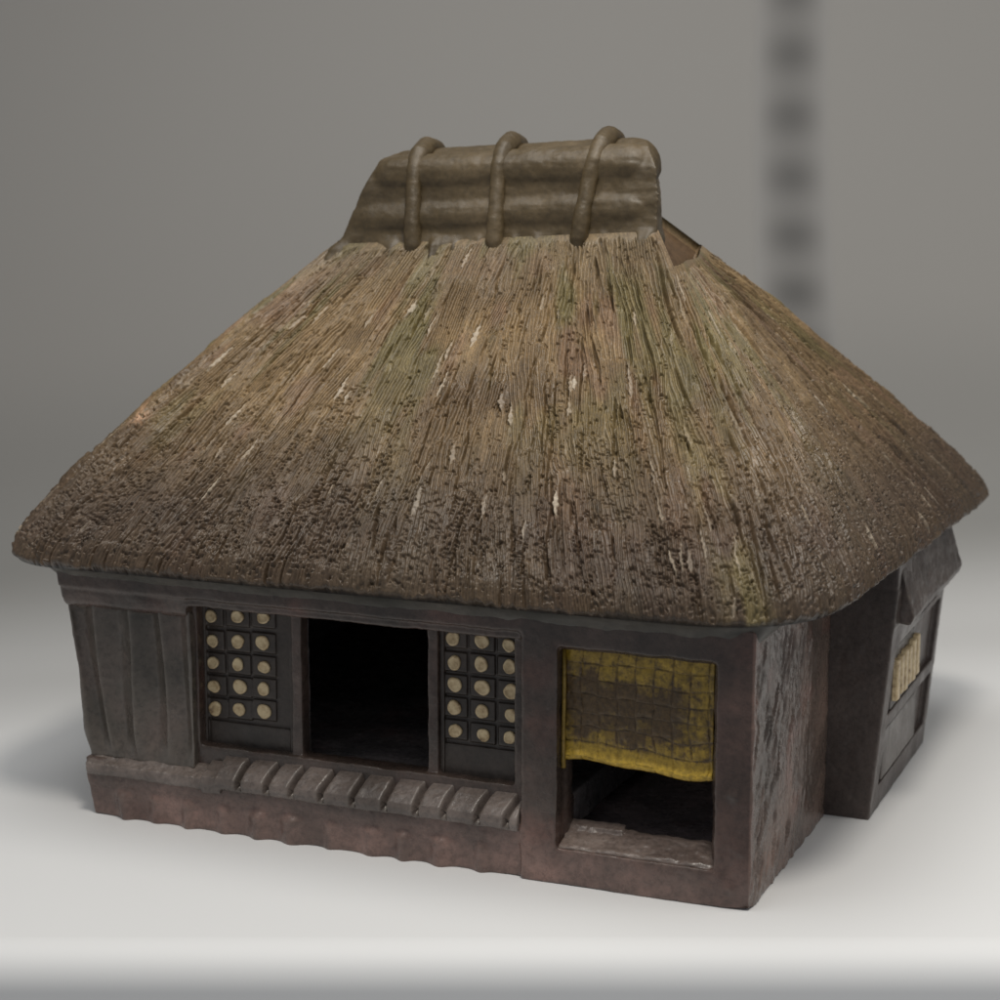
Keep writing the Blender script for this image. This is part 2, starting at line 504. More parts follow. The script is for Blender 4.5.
F = np.stack([a, d_, c_, b_], 1)
Fb = np.stack([a, b_, c_, d_], 1) + nx * nz
def strip(e):
    return np.stack([e[:-1], e[1:], e[1:] + nx * nz, e[:-1] + nx * nz], 1)
FF = np.concatenate([F, Fb, strip(idx[-1][::-1]) [:, ::-1], strip(idx[0]), strip(idx[:, 0])[:, ::-1], strip(idx[:, -1])])
def np_mesh(name, co, faces):
    me = bpy.data.meshes.new(name)
    me.vertices.add(len(co)); me.vertices.foreach_set('co', co.astype(np.float32).ravel())
    me.loops.add(len(faces) * 4); me.loops.foreach_set('vertex_index', faces.astype(np.int32).ravel())
    me.polygons.add(len(faces)); me.polygons.foreach_set('loop_start', np.arange(0, len(faces) * 4, 4, dtype=np.int32))
    me.update(calc_edges=True); me.validate()
    me.shade_smooth()
    return me
def set_tint(me, c):
    at = me.color_attributes.new('tint', 'FLOAT_COLOR', 'POINT')
    at.data.foreach_set('color', np.concatenate([c, np.ones((len(c), 1))], 1).astype(np.float32).ravel())
me = np_mesh('blind', co, FF)
cc = CC.reshape(-1, 3); set_tint(me, np.concatenate([cc, cc]))
blind = link('window_blind', me, M_blind, house)
blind['label'] = 'yellow and brown woven blind half closing the window'
# thin hanging edge strip at its left
bm = bmesh.new()
tube(bm, [(-80.2, 5.5, 97), (-79.9, 4.9, 80), (-80.3, 5.3, 62), (-80.0, 4.8, 47.5)], [.8, .9, .8, 1.0], 10)
me = bpy.data.meshes.new('s'); bm.to_mesh(me); bm.free(); me.shade_smooth()
set_tint(me, np.tile(np.array([[.26, .17, .03]]), (len(me.vertices), 1)))
link('blind_cord', me, M_blind, blind)

# ---- window sill, sloping towards the front, chipped back edge
bm = bmesh.new()
prism(bm, [(0.4, 9), (0.2, 15.2), (1.5, 16.4), (7, 18.4), (13, 20.4), (16.5, 20.6), (17.5, 9)], -80.5, -14.5, 'x')
prism(bm, [(9, 17), (12, 21.4), (16.5, 22.6), (17.5, 17)], -80, -57, 'x')
def sill_extra(q, no):
    s = no[:, 2] > .3
    return np.where(s, .8 * fbm(q[:, 0] / 6, q[:, 1] / 4, q[:, 2] / 4) + .15 * fbm(q[:, 0] / 1.6, q[:, 1] / 1.6, q[:, 2]), 0)
clay('window_sill', bm, M_sill, house, voxel=.45, smooth=2, wob=.3, extra=sill_extra)

# ---- rounded outlines shared by eave and roof
def rounded_loop(pts, rad, ns):
    """closed polygon (4 corners, counter-clockwise from front-left) -> per-side samples running mid-corner to mid-corner"""
    n = 4
    P = [np.array(p, float) for p in pts]
    res = []
    arcs = []
    for i in range(n):
        p = P[i]; a = P[i - 1] - p; b = P[(i + 1) % n] - p
        la, lb = np.linalg.norm(a[:2]), np.linalg.norm(b[:2])
        r = rad[i]
        q0 = p + a / la * r; q1 = p + b / lb * r
        t = np.linspace(0, 1, 41)[:, None]
        arcs.append((1 - t) ** 2 * q0 + 2 * t * (1 - t) * p + t * t * q1)
    for i in range(n):
        A = arcs[i][20:]; B = arcs[(i + 1) % n][:21]
        poly = np.concatenate([A, B])
        d = np.concatenate([[0], np.cumsum(np.linalg.norm(np.diff(poly, axis=0), axis=1))])
        s = np.linspace(0, d[-1], ns[i], endpoint=False)
        res.append(np.stack([np.interp(s, d, poly[:, k]) for k in range(3)], 1))
    return np.concatenate(res)

EAVE = [(-347, -16, 118.5), (26, -15, 119.5), (43, 318, 121), (-354, 318, 146)]
ERAD = [44, 62, 40, 45]
TOP = [(-238, 117, 248), (-78, 117, 257), (-94, 165, 263), (-242, 168, 256)]
WALLTOP = [(-316.5, 0.5, 107), (0.0, -0.5, 107), (0, 262, 107), (-316.5, 262, 107)]

# ---- eave underside: smooth rim + sloping soffit
ns = [260, 220, 60, 60]
E0 = rounded_loop(EAVE, ERAD, ns)
W0 = rounded_loop(WALLTOP, [4, 5, 6, 6], ns)
prof = []
cen = np.array([-158, 150, 0])
def inset(P, m):
    d = P - cen; d[:, 2] = 0
    L_ = np.linalg.norm(d, axis=1, keepdims=True)
    return P - d / L_ * m
k = fbm(np.arange(len(E0)) / 18, np.zeros(len(E0)), np.zeros(len(E0)))[:, None] * np.array([0, 0, 1.0])
for m_, dz in ((9, 3), (6.0, 1.0), (3.6, -0.6), (3.0, -2.0), (4.0, -3.2)):
    prof.append(inset(E0.copy(), m_) + np.array([0, 0, dz]) + k)
# soffit down to wall line, cavetto
for f, g in ((.35, .15), (.65, .42), (.9, .8), (1.0, 1.0)):
    A = prof[4]; B = W0 + np.array([0, 0, 0])
    P_ = A * (1 - f) + B * f
    P_[:, 2] = A[:, 2] * (1 - g) + B[:, 2] * g
    prof.append(P_)
prof.append(inset(W0.copy(), 3) + np.array([0, 0, -2.5]))
prof.append(inset(W0.copy(), 8) + np.array([0, 0, 8]))
# smooth resample
Q = np.stack(prof)                       # rows, cols, 3
rows = 60
tt = np.linspace(0, len(prof) - 1, rows)
i0 = np.clip(tt.astype(int), 0, len(prof) - 2); ff = (tt - i0)[:, None, None]
Q = Q[i0] * (1 - ff) + Q[i0 + 1] * ff
for _ in range(4):
    Q[1:-1] = .5 * Q[1:-1] + .25 * (Q[:-2] + Q[2:])
nn = fbm(Q[..., 0] / 12, Q[..., 1] / 12, Q[..., 2] / 12)
Q[..., 2] += .7 * nn; Q[..., 1] += .5 * fbm(Q[..., 0] / 6 + 30, Q[..., 1] / 6, Q[..., 2] / 6)
R_, C_ = Q.shape[:2]
idx = np.arange(R_ * C_).reshape(R_, C_)
nxt = np.roll(idx, -1, 1)
F = np.stack([idx[:-1], nxt[:-1], nxt[1:], idx[1:]], -1).reshape(-1, 4)[:, ::-1]
me = np_mesh('eave', Q.reshape(-1, 3) * MM, F)
link('eave_rim', me, M_eave, house)

# ------------------------------------------------------------------ thatched roof
NS = [1300, 760, 170, 380]
NV = 640
Eo = rounded_loop(EAVE, ERAD, NS)
To = rounded_loop(TOP, [9, 9, 9, 9], NS)
NC = len(Eo)
seg = np.linalg.norm(np.roll(Eo, -1, 0) - Eo, axis=1)
S = np.concatenate([[0], np.cumsum(seg)[:-1]])           # metric along the eave
Ltot = seg.sum()
v = np.linspace(0, 1, NV)
slen = 198.0
segT = np.linalg.norm(np.roll(To, -1, 0) - To, axis=1)
ratio = segT / seg                                        # narrowing of each column towards the ridge
ker = np.ones(61) / 61
ratio = np.convolve(np.concatenate([ratio[-30:], ratio, ratio[:30]]), ker, 'valid')

base = Eo[None] * (1 - v)[:, None, None] + To[None] * v[:, None, None]
dE = np.roll(Eo, -1, 0) - np.roll(Eo, 1, 0)
dT = np.roll(To, -1, 0) - np.roll(To, 1, 0)
tang = dE / np.linalg.norm(dE, axis=1, keepdims=True)
# smooth tangents
up = To - Eo; up /= np.linalg.norm(up, axis=1, keepdims=True)
nrm = np.cross(tang, up); nrm /= np.linalg.norm(nrm, axis=1, keepdims=True)
for _ in range(3):
    kk = np.ones(41) / 41
    nrm = np.stack([np.convolve(np.concatenate([nrm[-20:, i], nrm[:, i], nrm[:20, i]]), kk, 'valid') for i in range(3)], 1)
nrm /= np.linalg.norm(nrm, axis=1, keepdims=True)
bul = 5.0 * np.sin(np.pi * np.clip(v, 0, 1) ** .62) ** .8
# lip: roll the bottom under
lipz = sstep(.045, 0, v)
base = base + nrm[None] * bul[:, None, None]
base -= nrm[None] * (lipz * 1.0)[:, None, None]

# --- height map
H = np.zeros((NV, NC), np.float32)
LG = np.zeros((NV, NC), np.float32)      # pale slash mask
T = v * slen
def local(s0, t0, hw, hl):
    """window of the height map round (s0,t0) with half sizes in true mm"""
    c0 = int(np.searchsorted(S, s0)) % NC
    v0 = t0 / slen
    sc_ = (1 - v0) + v0 * ratio[c0]
    ds = seg[c0] * sc_
    n = max(2, int(hw / max(ds, .05)) + 1)
    cols = np.arange(c0 - n, c0 + n + 1)
    r0 = max(0, int((t0 - hl) / slen * NV)); r1 = min(NV, int((t0 + hl) / slen * NV) + 1)
    if r1 - r0 < 2: return None
    cm = cols % NC
    off = (np.concatenate([-np.cumsum(seg[cm[:n]][::-1])[::-1], [0], np.cumsum(seg[cm[n + 1:]])]))
    rr = np.arange(r0, r1)
    scl = (1 - v[rr])[:, None] + v[rr][:, None] * ratio[cm][None]
    a = off[None] * scl
    b = (T[rr] - t0)[:, None] + 0 * a
    return rr, cm, a, b

side_scale = lambda s: 1.0
def low(s, t, sx, st, k):
    return vn3(np.asarray(s / sx), np.asarray(t / st), np.asarray(k * 7.3))
# comb groups, painted over each other from the ridge down like courses of reed
def pick(t0, c0, extra=.06):
    return random.random() <= ((1 - t0 / slen) + t0 / slen * ratio[c0]) + extra
for i in range(5600):
    s0 = random.uniform(0, Ltot); t0 = random.uniform(-4, slen + 6)
    c0 = int(np.searchsorted(S, s0)) % NC
    if not pick(t0, c0): continue
    w = random.uniform(3.0, 8.5); l = random.uniform(9, 30)
    r = local(s0, t0, w + 3, l)
    if r is None: continue
    rr, cm, a, b = r
    a = a + random.gauss(0, .075) * b
    sp = random.uniform(1.1, 2.15)
    ph = random.uniform(0, 1)
    q_ = a / sp + ph + .07 * np.sin(b * .55 + ph * 9) + 50
    g = np.abs((q_ % 1) - .5) * 2
    dep = random.uniform(.65, 1.4)
    prof_ = dep * (np.clip(g * 1.45, 0, 1) ** .8 - 1)
    # the clay tore in places: crests are chopped into short ragged lengths
    lowf = float(sstep(150, 25, t0))
    chop = (random.uniform(.0, .07) + .38 * lowf * random.random() ** 1.1) * random.choice([.2, .6, 1, 1.3])
    ci = np.floor(q_ - .5 + .0).astype(int)
    per = random.uniform(1.1, 2.4)
    bj = b / per + _T[ci & 63, 7, int(ph * 60)] * 9
    bi = np.floor(bj).astype(int); bf = bj - bi
    hsh = _T[ci & 63, bi & 63, int(ph * 50)]
    cut = (hsh < chop) * sstep(0, .18, bf) * sstep(1, .4 + .5 * _T[ci & 63, bi & 63, 5], bf)
    lift = (hsh > .9) * (.1 + .25 * lowf) * sstep(0, .2, bf)
    prof_ = prof_ * (1 - cut) - cut * (dep + .25) + lift
    tilt = random.uniform(-.3, .6) * (a / w) + random.uniform(-.4, .4)
    m = sstep(w, w - .8, np.abs(a)) * sstep(l, l * .8, np.abs(b))
    new = prof_ + tilt + .25
    ix = np.ix_(rr, cm)
    H[ix] = H[ix] * (1 - m) + new * m

SS = np.broadcast_to(S[None], H.shape); TT = np.broadcast_to(T[:, None], H.shape)
SC = ((1 - v)[:, None] + v[:, None] * ratio[None]).astype(np.float32)
H += .8 * vn3(SS / 9.0 + .05 * TT, TT / 46.0, TT * 0 + 1.5)
H += 1.0 * vn3(SS / 26.0, TT / 30.0, TT * 0 + 6.5)
dens = np.clip(.16 + .8 * sstep(120, 20, TT) + .55 * vn3(SS / 26, TT / 22, TT * 0 + 21), .04, 1.2)
n1 = vn3(SS * np.maximum(SC, .35) / .95, TT / 1.2, TT * 0 + 3.3)
n2 = vn3(SS * np.maximum(SC, .35) / .6 + 31, TT / .8, TT * 0 + 13.3)
H += dens * .13 * np.clip(n1, -.6, 1) + dens * .08 * n2

def pitwarp(a, b, k):
    return a + .35 * np.sin(b * 3.1 + k) , b + .4 * np.sin(a * 2.7 + 2 * k)
for i in range(19000):
    s0 = random.uniform(0, Ltot); t0 = random.uniform(1, slen - 6)
    c0 = int(np.searchsorted(S, s0)) % NC
    if not pick(t0, c0, 0): continue
    if c0 > NS[0] + NS[1] and random.random() > .5: continue
    r_ = int(t0 / slen * (NV - 1))
    if random.random() > dens[r_, c0] * .9: continue
    w = random.uniform(.18, .5) * random.choice([.8, 1, 1.8]); l = random.uniform(.25, .6) * random.choice([.8, 1, 2.2])
    r = local(s0, t0, w + 1.2, l * 2 + 1.2)
    if r is None: continue
    rr, cm, a, b = r
    a, b = pitwarp(a, b, i)
    k = sstep(w + .25, w * .6, np.abs(a)) * sstep(l + .25, l * .6, np.abs(b))
    crumb = sstep(w + .3, w * .3, np.abs(a)) * sstep(l + .2, 0, np.abs(b + l * 1.5))
    ix = np.ix_(rr, cm)
    H[ix] += -k * random.uniform(.35, 1.15) + crumb * random.uniform(.1, .7)

# deep creases between bundles
for i in range(900):
    s0 = random.uniform(0, Ltot); t0 = random.uniform(-8, slen * .9)
    c0 = int(np.searchsorted(S, s0)) % NC
    if not pick(t0, c0, .1): continue
    l = random.uniform(6, 22) * random.choice([.7, 1, 1.9]); r = local(s0, t0, 5, l)
    if r is None: continue
    rr, cm, a, b = r
    a = a + random.gauss(.02, .06) * b + .5 * np.sin(b / 9 + i)
    w = random.uniform(.35, .75) * (1.05 - (b / l) ** 2)
    k = np.exp(-(a / np.maximum(w, .1)) ** 2) * np.clip(1 - (b / l) ** 4, 0, 1)
    rise = np.exp(-((a - 1.5) / 1.2) ** 2) * np.clip(1 - (b / l) ** 2, 0, 1)
    ix = np.ix_(rr, cm)
    H[ix] += -k * random.uniform(1.2, 2.5) + rise * random.uniform(.3, 1.0)

# smooth torn facets where the pale slip shows, each beside a crease
for i in range(210):
    s0 = random.uniform(0, Ltot); t0 = random.uniform(4, slen * .95)
    c0 = int(np.searchsorted(S, s0)) % NC
    if not pick(t0, c0, .25): continue
    l = random.uniform(3.0, 10); w0 = random.uniform(.4, 1.0) * random.choice([1, 1, 1.5])
    r = local(s0, t0, 4, l)
    if r is None: continue
    rr, cm, a, b = r
    a = a + random.gauss(.0, .06) * b + .22 * np.sin(b * .5 + i) + .10 * np.sin(b * 2.3 + 2 * i)
    pk = random.uniform(-.7, .1)
    w = w0 * np.clip(1 - np.abs(b / l - pk) / np.where(b / l > pk, 1 - pk, 1 + pk), 0, 1) ** .7 * (1 + .3 * np.sin(b * 1.7 + i))
    k = sstep(w + .2, w - .15, np.abs(a)) * (np.abs(b) < l)
    ix = np.ix_(rr, cm)
    ds_ = np.exp(-((a + w + .5) / .45) ** 2) * (np.abs(b) < l * .9)
    H[ix] = H[ix] * (1 - k) + k * (.25 - .45 * a / max(w0, .1)) - 1.0 * ds_
    st_ = random.choice([.25, .35, .5, .7, 1.0])
    LG[ix] = np.maximum(LG[ix], k * st_)

# hand-made irregularity: bend every mark a little
dr = (vn3(SS / 1.5, TT / 1.6, TT * 0 + 71) * .42 + vn3(SS / 5, TT / 6, TT * 0 + 74) * .5) / (slen / NV)
dc = (vn3(SS / 1.3, TT / 2.0, TT * 0 + 81) * .10 + vn3(SS / 4, TT / 9, TT * 0 + 84) * .45) / seg[None]
RI = np.clip(np.arange(NV)[:, None] + dr, 0, NV - 1.001); CI = np.arange(NC)[None] + dc
r0_ = RI.astype(int); c0_ = np.floor(CI).astype(int); fr_ = RI - r0_; fc_ = CI - c0_
def bil(A):
    c1 = c0_ % NC; c2 = (c0_ + 1) % NC
    return (A[r0_, c1] * (1 - fc_) + A[r0_, c2] * fc_) * (1 - fr_) + (A[r0_ + 1, c1] * (1 - fc_) + A[r0_ + 1, c2] * fc_) * fr_
H = bil(H); LG = bil(LG)
del RI, CI, r0_, c0_, fr_, fc_, dr, dc

# fade to smooth clay near the ridge, and sink at the rim
fade = sstep(1.0, .955, v)[:, None] * np.ones((1, NC))
rag = vn3(SS / 5.0, TT * 0, TT * 0 + 2)
fade = sstep(slen - 4 - 2.5 * rag, slen - 8 - 3.5 * rag, TT)
dback = np.minimum(np.abs(np.arange(NC) - (NS[0] + NS[1])), np.abs(np.arange(NC) - (NS[0] + 8)) * 2.6)
fade = fade * (1 - sstep(75, 35, dback)[None] * sstep(.82, .88, v)[:, None])
hipc = (np.arange(NC) > NS[0]) & (np.arange(NC) < NS[0] + NS[1])
fade = fade * (1 - hipc[None] * sstep(.845, .878, v)[:, None])
H = H * fade + (1 - fade) * .5
P = base + nrm[None] * (H * 1.0)[..., None]
P[..., 2] -= (sstep(.02, 0, v)[:, None] * (.8 + 1.1 * vn3(SS / 2.2, TT * 0, TT * 0 + 5) + .8 * vn3(SS / 9, TT * 0, TT * 0 + 25)))

# --- colour (fired slips and ash glaze; patches with shapes of their own)
n_a = vn3(SS / 38, TT / 34, TT * 0 + 2.2) * .6 + vn3(SS / 15, TT / 17, TT * 0 + 9.2) * .4
n_b = vn3(SS / 30 + 7, TT / 30, TT * 0 + 31.2) * .6 + vn3(SS / 11, TT / 15, TT * 0 + 39.2) * .4
n_c = vn3(SS / 24 + 3, TT / 40, TT * 0 + 51.2) * .6 + vn3(SS / 7, TT / 22, TT * 0 + 59.2) * .4
n_f = vn3(SS / 1.6, TT / 9, TT * 0 + 15.5) + .8 * vn3(SS / 1.1, TT / 1.6, TT * 0 + 95.5)
ochre = np.array([.290, .198, .100]); umber = np.array([.150, .098, .052]); pink = np.array([.245, .146, .090])
moss = np.array([.165, .140, .056]); char = np.array([.076, .053, .040]); pale = np.array([.44, .37, .28])
def lerp(c, d, m): return c * (1 - m[..., None]) + d * m[..., None]
CC = np.broadcast_to(ochre, H.shape + (3,)).copy()
CC = lerp(CC, umber, np.clip(.46 + .9 * n_a, 0, 1))
CC = lerp(CC, pink, sstep(.05, .45, n_b) * .5)
CC = lerp(CC, moss, sstep(.0, .45, n_c) * (.30 + .5 * sstep(60, 150, TT)))
lowmask = sstep(95, 22, TT + 22 * n_a + 8 * n_b)
lowmask = np.maximum(lowmask, (.30 * sstep(NS[0] * 1.0, NS[0] + 260, np.arange(NC)) * sstep(NS[0] + NS[1], NS[0] + 420, np.arange(NC)))[None] * sstep(125, 60, TT + 20 * n_b))
# the left end was fired darker, the right hip browner
leftdark = sstep(190, 0, SS) * (SS < NS[0] * .4)
CC = lerp(CC, char, np.clip(lowmask * .80, 0, 1))
ridgeash = sstep(150, 190, TT) * .45
CC = lerp(CC, np.array([.22, .175, .108]), ridgeash)
# a yellow-green run of glaze down the right hip
hipS = S[NS[0]]
run = np.exp(-((SS - hipS + 14 + .10 * TT) / 8.0) ** 2) * sstep(140, 60, TT) * sstep(.0, .3, n_c + .35)
CC = lerp(CC, np.array([.27, .22, .095]), run * .6)
CC *= (.82 * (1 + .32 * n_f))[..., None]
CC = lerp(CC, pale, (LG * (.75 + .35 * np.clip(n2, -1, 1))).clip(0, 1))
# chipped bare clay spot on the left hip
fl = np.exp(-(((SS - (S[0] + 4)) / 7) ** 2 + ((TT - 78) / 4.0) ** 2)) + np.exp(-(((SS - (Ltot - 5)) / 8) ** 2 + ((TT - 82) / 4.0) ** 2))
CC = lerp(CC, np.array([.55, .33, .2]), np.clip(fl, 0, 1) * .8 * (n1 > -.2))

# --- faces, with the smoke hole cut below the right ridge end
idx = np.arange(NV * NC).reshape(NV, NC)
nxt = np.roll(idx, -1, 1)
cols = np.arange(NC)
fr = (cols - NS[0]) / NS[1]                         # 0..1 across the right hip face
hole_v = .885 + .006 * np.sin(fr * 9)
isR = (fr > .015) & (fr < .99)
keep = ~((isR[None, :]) & (v[:, None] > hole_v[None, :]))
kf = keep[:-1] & keep[1:] & np.roll(keep, -1, 1)[:-1]
Fo = np.stack([idx[:-1], nxt[:-1], nxt[1:], idx[1:]], -1)[kf]
# inner shell, coarser copy offset inwards
off = 3.6
IN = base - nrm[None] * off
IN[:, :, 2] -= 1.0
inner_keep = kf
nO = NV * NC
Fi = np.stack([idx[:-1], idx[1:], nxt[1:], nxt[:-1]], -1)[kf] + nO
# stitch the hole's rim: every boundary edge of kf
st = []
KL = kf
up_ = np.zeros_like(KL); up_[:-1] = KL[1:]
ys_, xs_ = np.where(KL & ~up_)
st.append(np.stack([idx[ys_ + 1, xs_], nxt[ys_ + 1, xs_], nxt[ys_ + 1, xs_] + nO, idx[ys_ + 1, xs_] + nO], 1)[:, ::-1])
rt_ = np.roll(KL, -1, 1)
ys_, xs_ = np.where(KL & ~rt_)
st.append(np.stack([nxt[ys_, xs_], nxt[ys_ + 1, xs_], nxt[ys_ + 1, xs_] + nO, nxt[ys_, xs_] + nO], 1))
lf_ = np.roll(KL, 1, 1)
ys_, xs_ = np.where(KL & ~lf_)
st.append(np.stack([idx[ys_, xs_], idx[ys_ + 1, xs_], idx[ys_ + 1, xs_] + nO, idx[ys_, xs_] + nO], 1)[:, ::-1])
st.append(np.stack([idx[0], nxt[0], nxt[0] + nO, idx[0] + nO], 1)[:, ::-1])
FF = np.concatenate([Fo, Fi] + st)
co = np.concatenate([P.reshape(-1, 3), IN.reshape(-1, 3)]) * MM
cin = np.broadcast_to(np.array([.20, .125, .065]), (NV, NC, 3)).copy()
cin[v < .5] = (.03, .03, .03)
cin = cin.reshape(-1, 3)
call = np.concatenate([CC.reshape(-1, 3), cin])
used = np.zeros(len(co), bool); used[FF.ravel()] = True
remap = np.cumsum(used) - 1
me = np_mesh('thatched_roof', co[used], remap[FF])
set_tint(me, np.clip(call[used], 0, 1))
link('thatched_roof', me, M_thatch, house)

# brown baffle added inside the gable opening, stands in for the lit roof underside
def roofpt(c, vv, off_):
    r_ = int(vv * (NV - 1)); p = base[r_, c % NC] - nrm[c % NC] * off_
    return p
cF = NS[0] + int(.0 * NS[1]); cB = NS[0] + int(.97 * NS[1])
bm = bmesh.new()
grid = []
for i in range(9):
    vv = .84 + .15 * i / 8
    a = roofpt(cF, vv, 14.0); b = roofpt(cB, vv, 5.0)
    a = a + np.array([-12.0, 3.0, 0])
    row = []
    for j in range(9):
        f = j / 8
        p = a * (1 - f) + b * f
        row.append(bm.verts.new(tuple(p * MM)))
    grid.append(row)
for i in range(8):
    for j in range(8):
        bm.faces.new((grid[i][j], grid[i][j + 1], grid[i + 1][j + 1], grid[i + 1][j]))
gb = plain('gable_baffle', bm, glaze_mat('gable_glaze', (.085, .052, .028), (.13, .08, .042), (.17, .11, .06), rough=(.4, .6), edge=0), house, smooth=True)
sd = gb.modifiers.new('t', 'SOLIDIFY'); sd.thickness = .003; sd.offset = 0

# ------------------------------------------------------------------ ridge cap
def tz(x): return 8.0 * (x + 232) / 150.0      # the cap climbs to the right
bm = bmesh.new()
def rows_tube(y, z, r, x0, x1, sx=1):
    xs = [x0, x0 + 2, x0 + 5, x0 + 10] + list(np.linspace(x0 + 22, x1 - 22, 8)) + [x1 - 10, x1 - 5, x1 - 2, x1]
    rs = [.35, .62, .84, .97] + [1] * 8 + [.97, .84, .62, .35]
    tube(bm, [(x, y, z + tz(x)) for x in xs], [r * q for q in rs], 18)
CY = 143
for sgn, sh in ((-1, 0), (1, -13)):
    rows_tube(CY + sgn * 10.6, 277.0, 11.0, -223, -85.5 + sh)
    rows_tube(CY + sgn * 15.0, 257.5, 11.0, -231, -82.5 + sh)
rows_tube(CY, 278.0, 12.5, -222, -88)
core = [(CY - 31, 239), (CY - 27.5, 245), (CY - 25.4, 252), (CY - 21.8, 266), (CY - 19.5, 277), (CY - 13, 286.5), (CY, 289), (CY + 13, 286.5), (CY + 19.5, 277), (CY + 23.6, 266), (CY + 25.4, 252), (CY + 27, 241)]
A = []; B = []
for (y, z) in core:
    xa = -239 + (z - 241) * .42
    xb = -79.5 - 8 * max(0, (z - 260) / 29) ** 2 - max(0, y - CY + 20) * .32
    A.append(bm.verts.new((xa * MM, y * MM, (z + tz(xa)) * MM))); B.append(bm.verts.new((xb * MM, y * MM, (z + tz(xb)) * MM)))
bm.faces.new(A); bm.faces.new(B[::-1])
for i in range(len(core)):
    j = (i + 1) % len(core); bm.faces.new((A[i], B[i], B[j], A[j]))
def ridge_extra(q, no):
    X = q[:, 0]
    foot = sstep(9, 2, q[:, 2] - tz(X) - 243) * (1.6 * vn3(X / 3.5, X * 0, X * 0 + 3) + 1.4 * vn3(X / 9, X * 0, X * 0 + 6) + 1.0)
    return foot + .4 * fbm(X / 30, q[:, 1] / 5, q[:, 2] / 5)
cap = clay('ridge_cap', bm, M_ridge, house, voxel=.65, smooth=28, wob=.55, extra=ridge_extra)
for bx, lean in ((-199.5, 3.0), (-157.5, 2.0), (-111.5, -3.5)):
    bm = bmesh.new()
    pts = []
    prof_ = [(CY - 28.0, 242.0), (CY - 28, 247), (CY - 26.5, 257), (CY - 24, 265), (CY - 21.5, 272), (CY - 18.5, 280.5), (CY - 12, 288.0), (CY - 3, 291.2),
             (CY + 6, 290.2), (CY + 15, 284.5), (CY + 22, 275), (CY + 27, 262), (CY + 28, 250)]
    for (y, z) in prof_:
        pts.append((bx - lean * (z - 285) / 36.0 + random.uniform(-.3, .3), y, z + tz(bx)))
    rad = [3.2] + [4.3, 4.0, 3.7, 3.7, 4.0, 4.6, 5.0] + [4.6, 4, 4, 4, 4]
    tube(bm, pts, rad, 16)
    clay('ridge_band', bm, M_ridge, cap, voxel=.6, smooth=5, wob=.6)

# ------------------------------------------------------------------ side annex (bay) on the right wall
bm = bmesh.new()
def abox(x1b, x1t, y0, y1, z0, z1):
    """block whose outer face leans: x at z0 -> x at z1"""
    vs = [bm.verts.new((x * MM, y * MM, z * MM)) for z, xo in ((z0, x1b), (z1, x1t)) for y in (y0, y1) for x in (-6, xo)]
    for f in ((0, 2, 3, 1), (4, 5, 7, 6), (0, 1, 5, 4), (2, 6, 7, 3), (0, 4, 6, 2), (1, 3, 7, 5)):
        bm.faces.new([vs[i] for i in f])
def ax(z): return 19.5 + 8.5 * z / 90.0
def ab(y0, y1, z0, z1, d=0): abox(ax(z0) - d, ax(z1) - d, y0, y1, z0, z1)
ab(124, 250, 0, 12); ab(124, 250, 38.5, 45); ab(124, 250, 76.5, 80); ab(124, 250, 88, 104)
ab(124, 137, 0, 104); ab(243, 250, 0, 104)
ab(124, 250, 0, 104, 3.2)
ab(137, 172, 78, 90)
# clay web between the front end of the annex and the eave
vs = []
pts = [(-4, 124, 92), (26.5, 124.5, 90), (29, 134, 92), (24, 136, 112), (-4, 124, 112)]
prism(bm, [(-4, 124), (28.0, 124), (30.5, 150), (-4, 150)], 88, 99, 'z')
vs = [bm.verts.new((x * MM, y * MM, z * MM)) for (x, y, z) in ((-4, 124.2, 96), (28.6, 124.6, 96), (31, 150, 96), (-4, 150, 96), (-4, 123.5, 124), (29.5, 123.5, 124), (29, 150, 124), (-4, 150, 124))]
for f in ((0, 3, 2, 1), (4, 5, 6, 7), (0, 1, 5, 4), (1, 2, 6, 5), (2, 3, 7, 6), (3, 0, 4, 7)):
    bm.faces.new([vs[i] for i in f])
def annex_extra(q, no):
    # rounded foot towards the back
    return np.zeros(len(q))
annex = clay('side_bay', bm, M_annex, house, voxel=.6, smooth=3, wob=.3)
annex['label'] = 'projecting bay on the right side wall'
bm = bmesh.new()
prism(bm, [(0, 100), (0, 122), (21, 120), (28.5, 114), (35, 92), (33.5, 88), (28, 88.5), (20, 99)], 132, 250, 'y')
def ar_extra(q, no):
    return .6 * fbm(q[:, 0] / 5, q[:, 1] / 12, q[:, 2] / 5)
clay('bay_roof', bm, M_annex, annex, voxel=.6, smooth=3, wob=.5, extra=ar_extra)
# bay window: pale bars
bm = bmesh.new()
box(bm, 18.5, 24.3, 139, 191, 47, 74)
bw = clay('bay_window', bm, M_latt, annex, voxel=.6, smooth=1, wob=.2)
for i in range(6):
    y = 142.5 + i * 9.0
    b = bmesh.new()
    prism(b, [(23.2, y), (26.6, y + .6), (26.9, y + 5.6), (23.2, y + 6.2)], 50 + (i % 2) * .8, 71 - random.uniform(0, 2.5), 'z')
    plain('window_bar', b, M_pane, bw, bevel=.9)
bm = bmesh.new()
box(bm, 17, 21.6, 140, 214, 14, 36.5)
clay('bay_panel', bm, M_annexpanel, annex, voxel=.7, smooth=2, wob=.3)

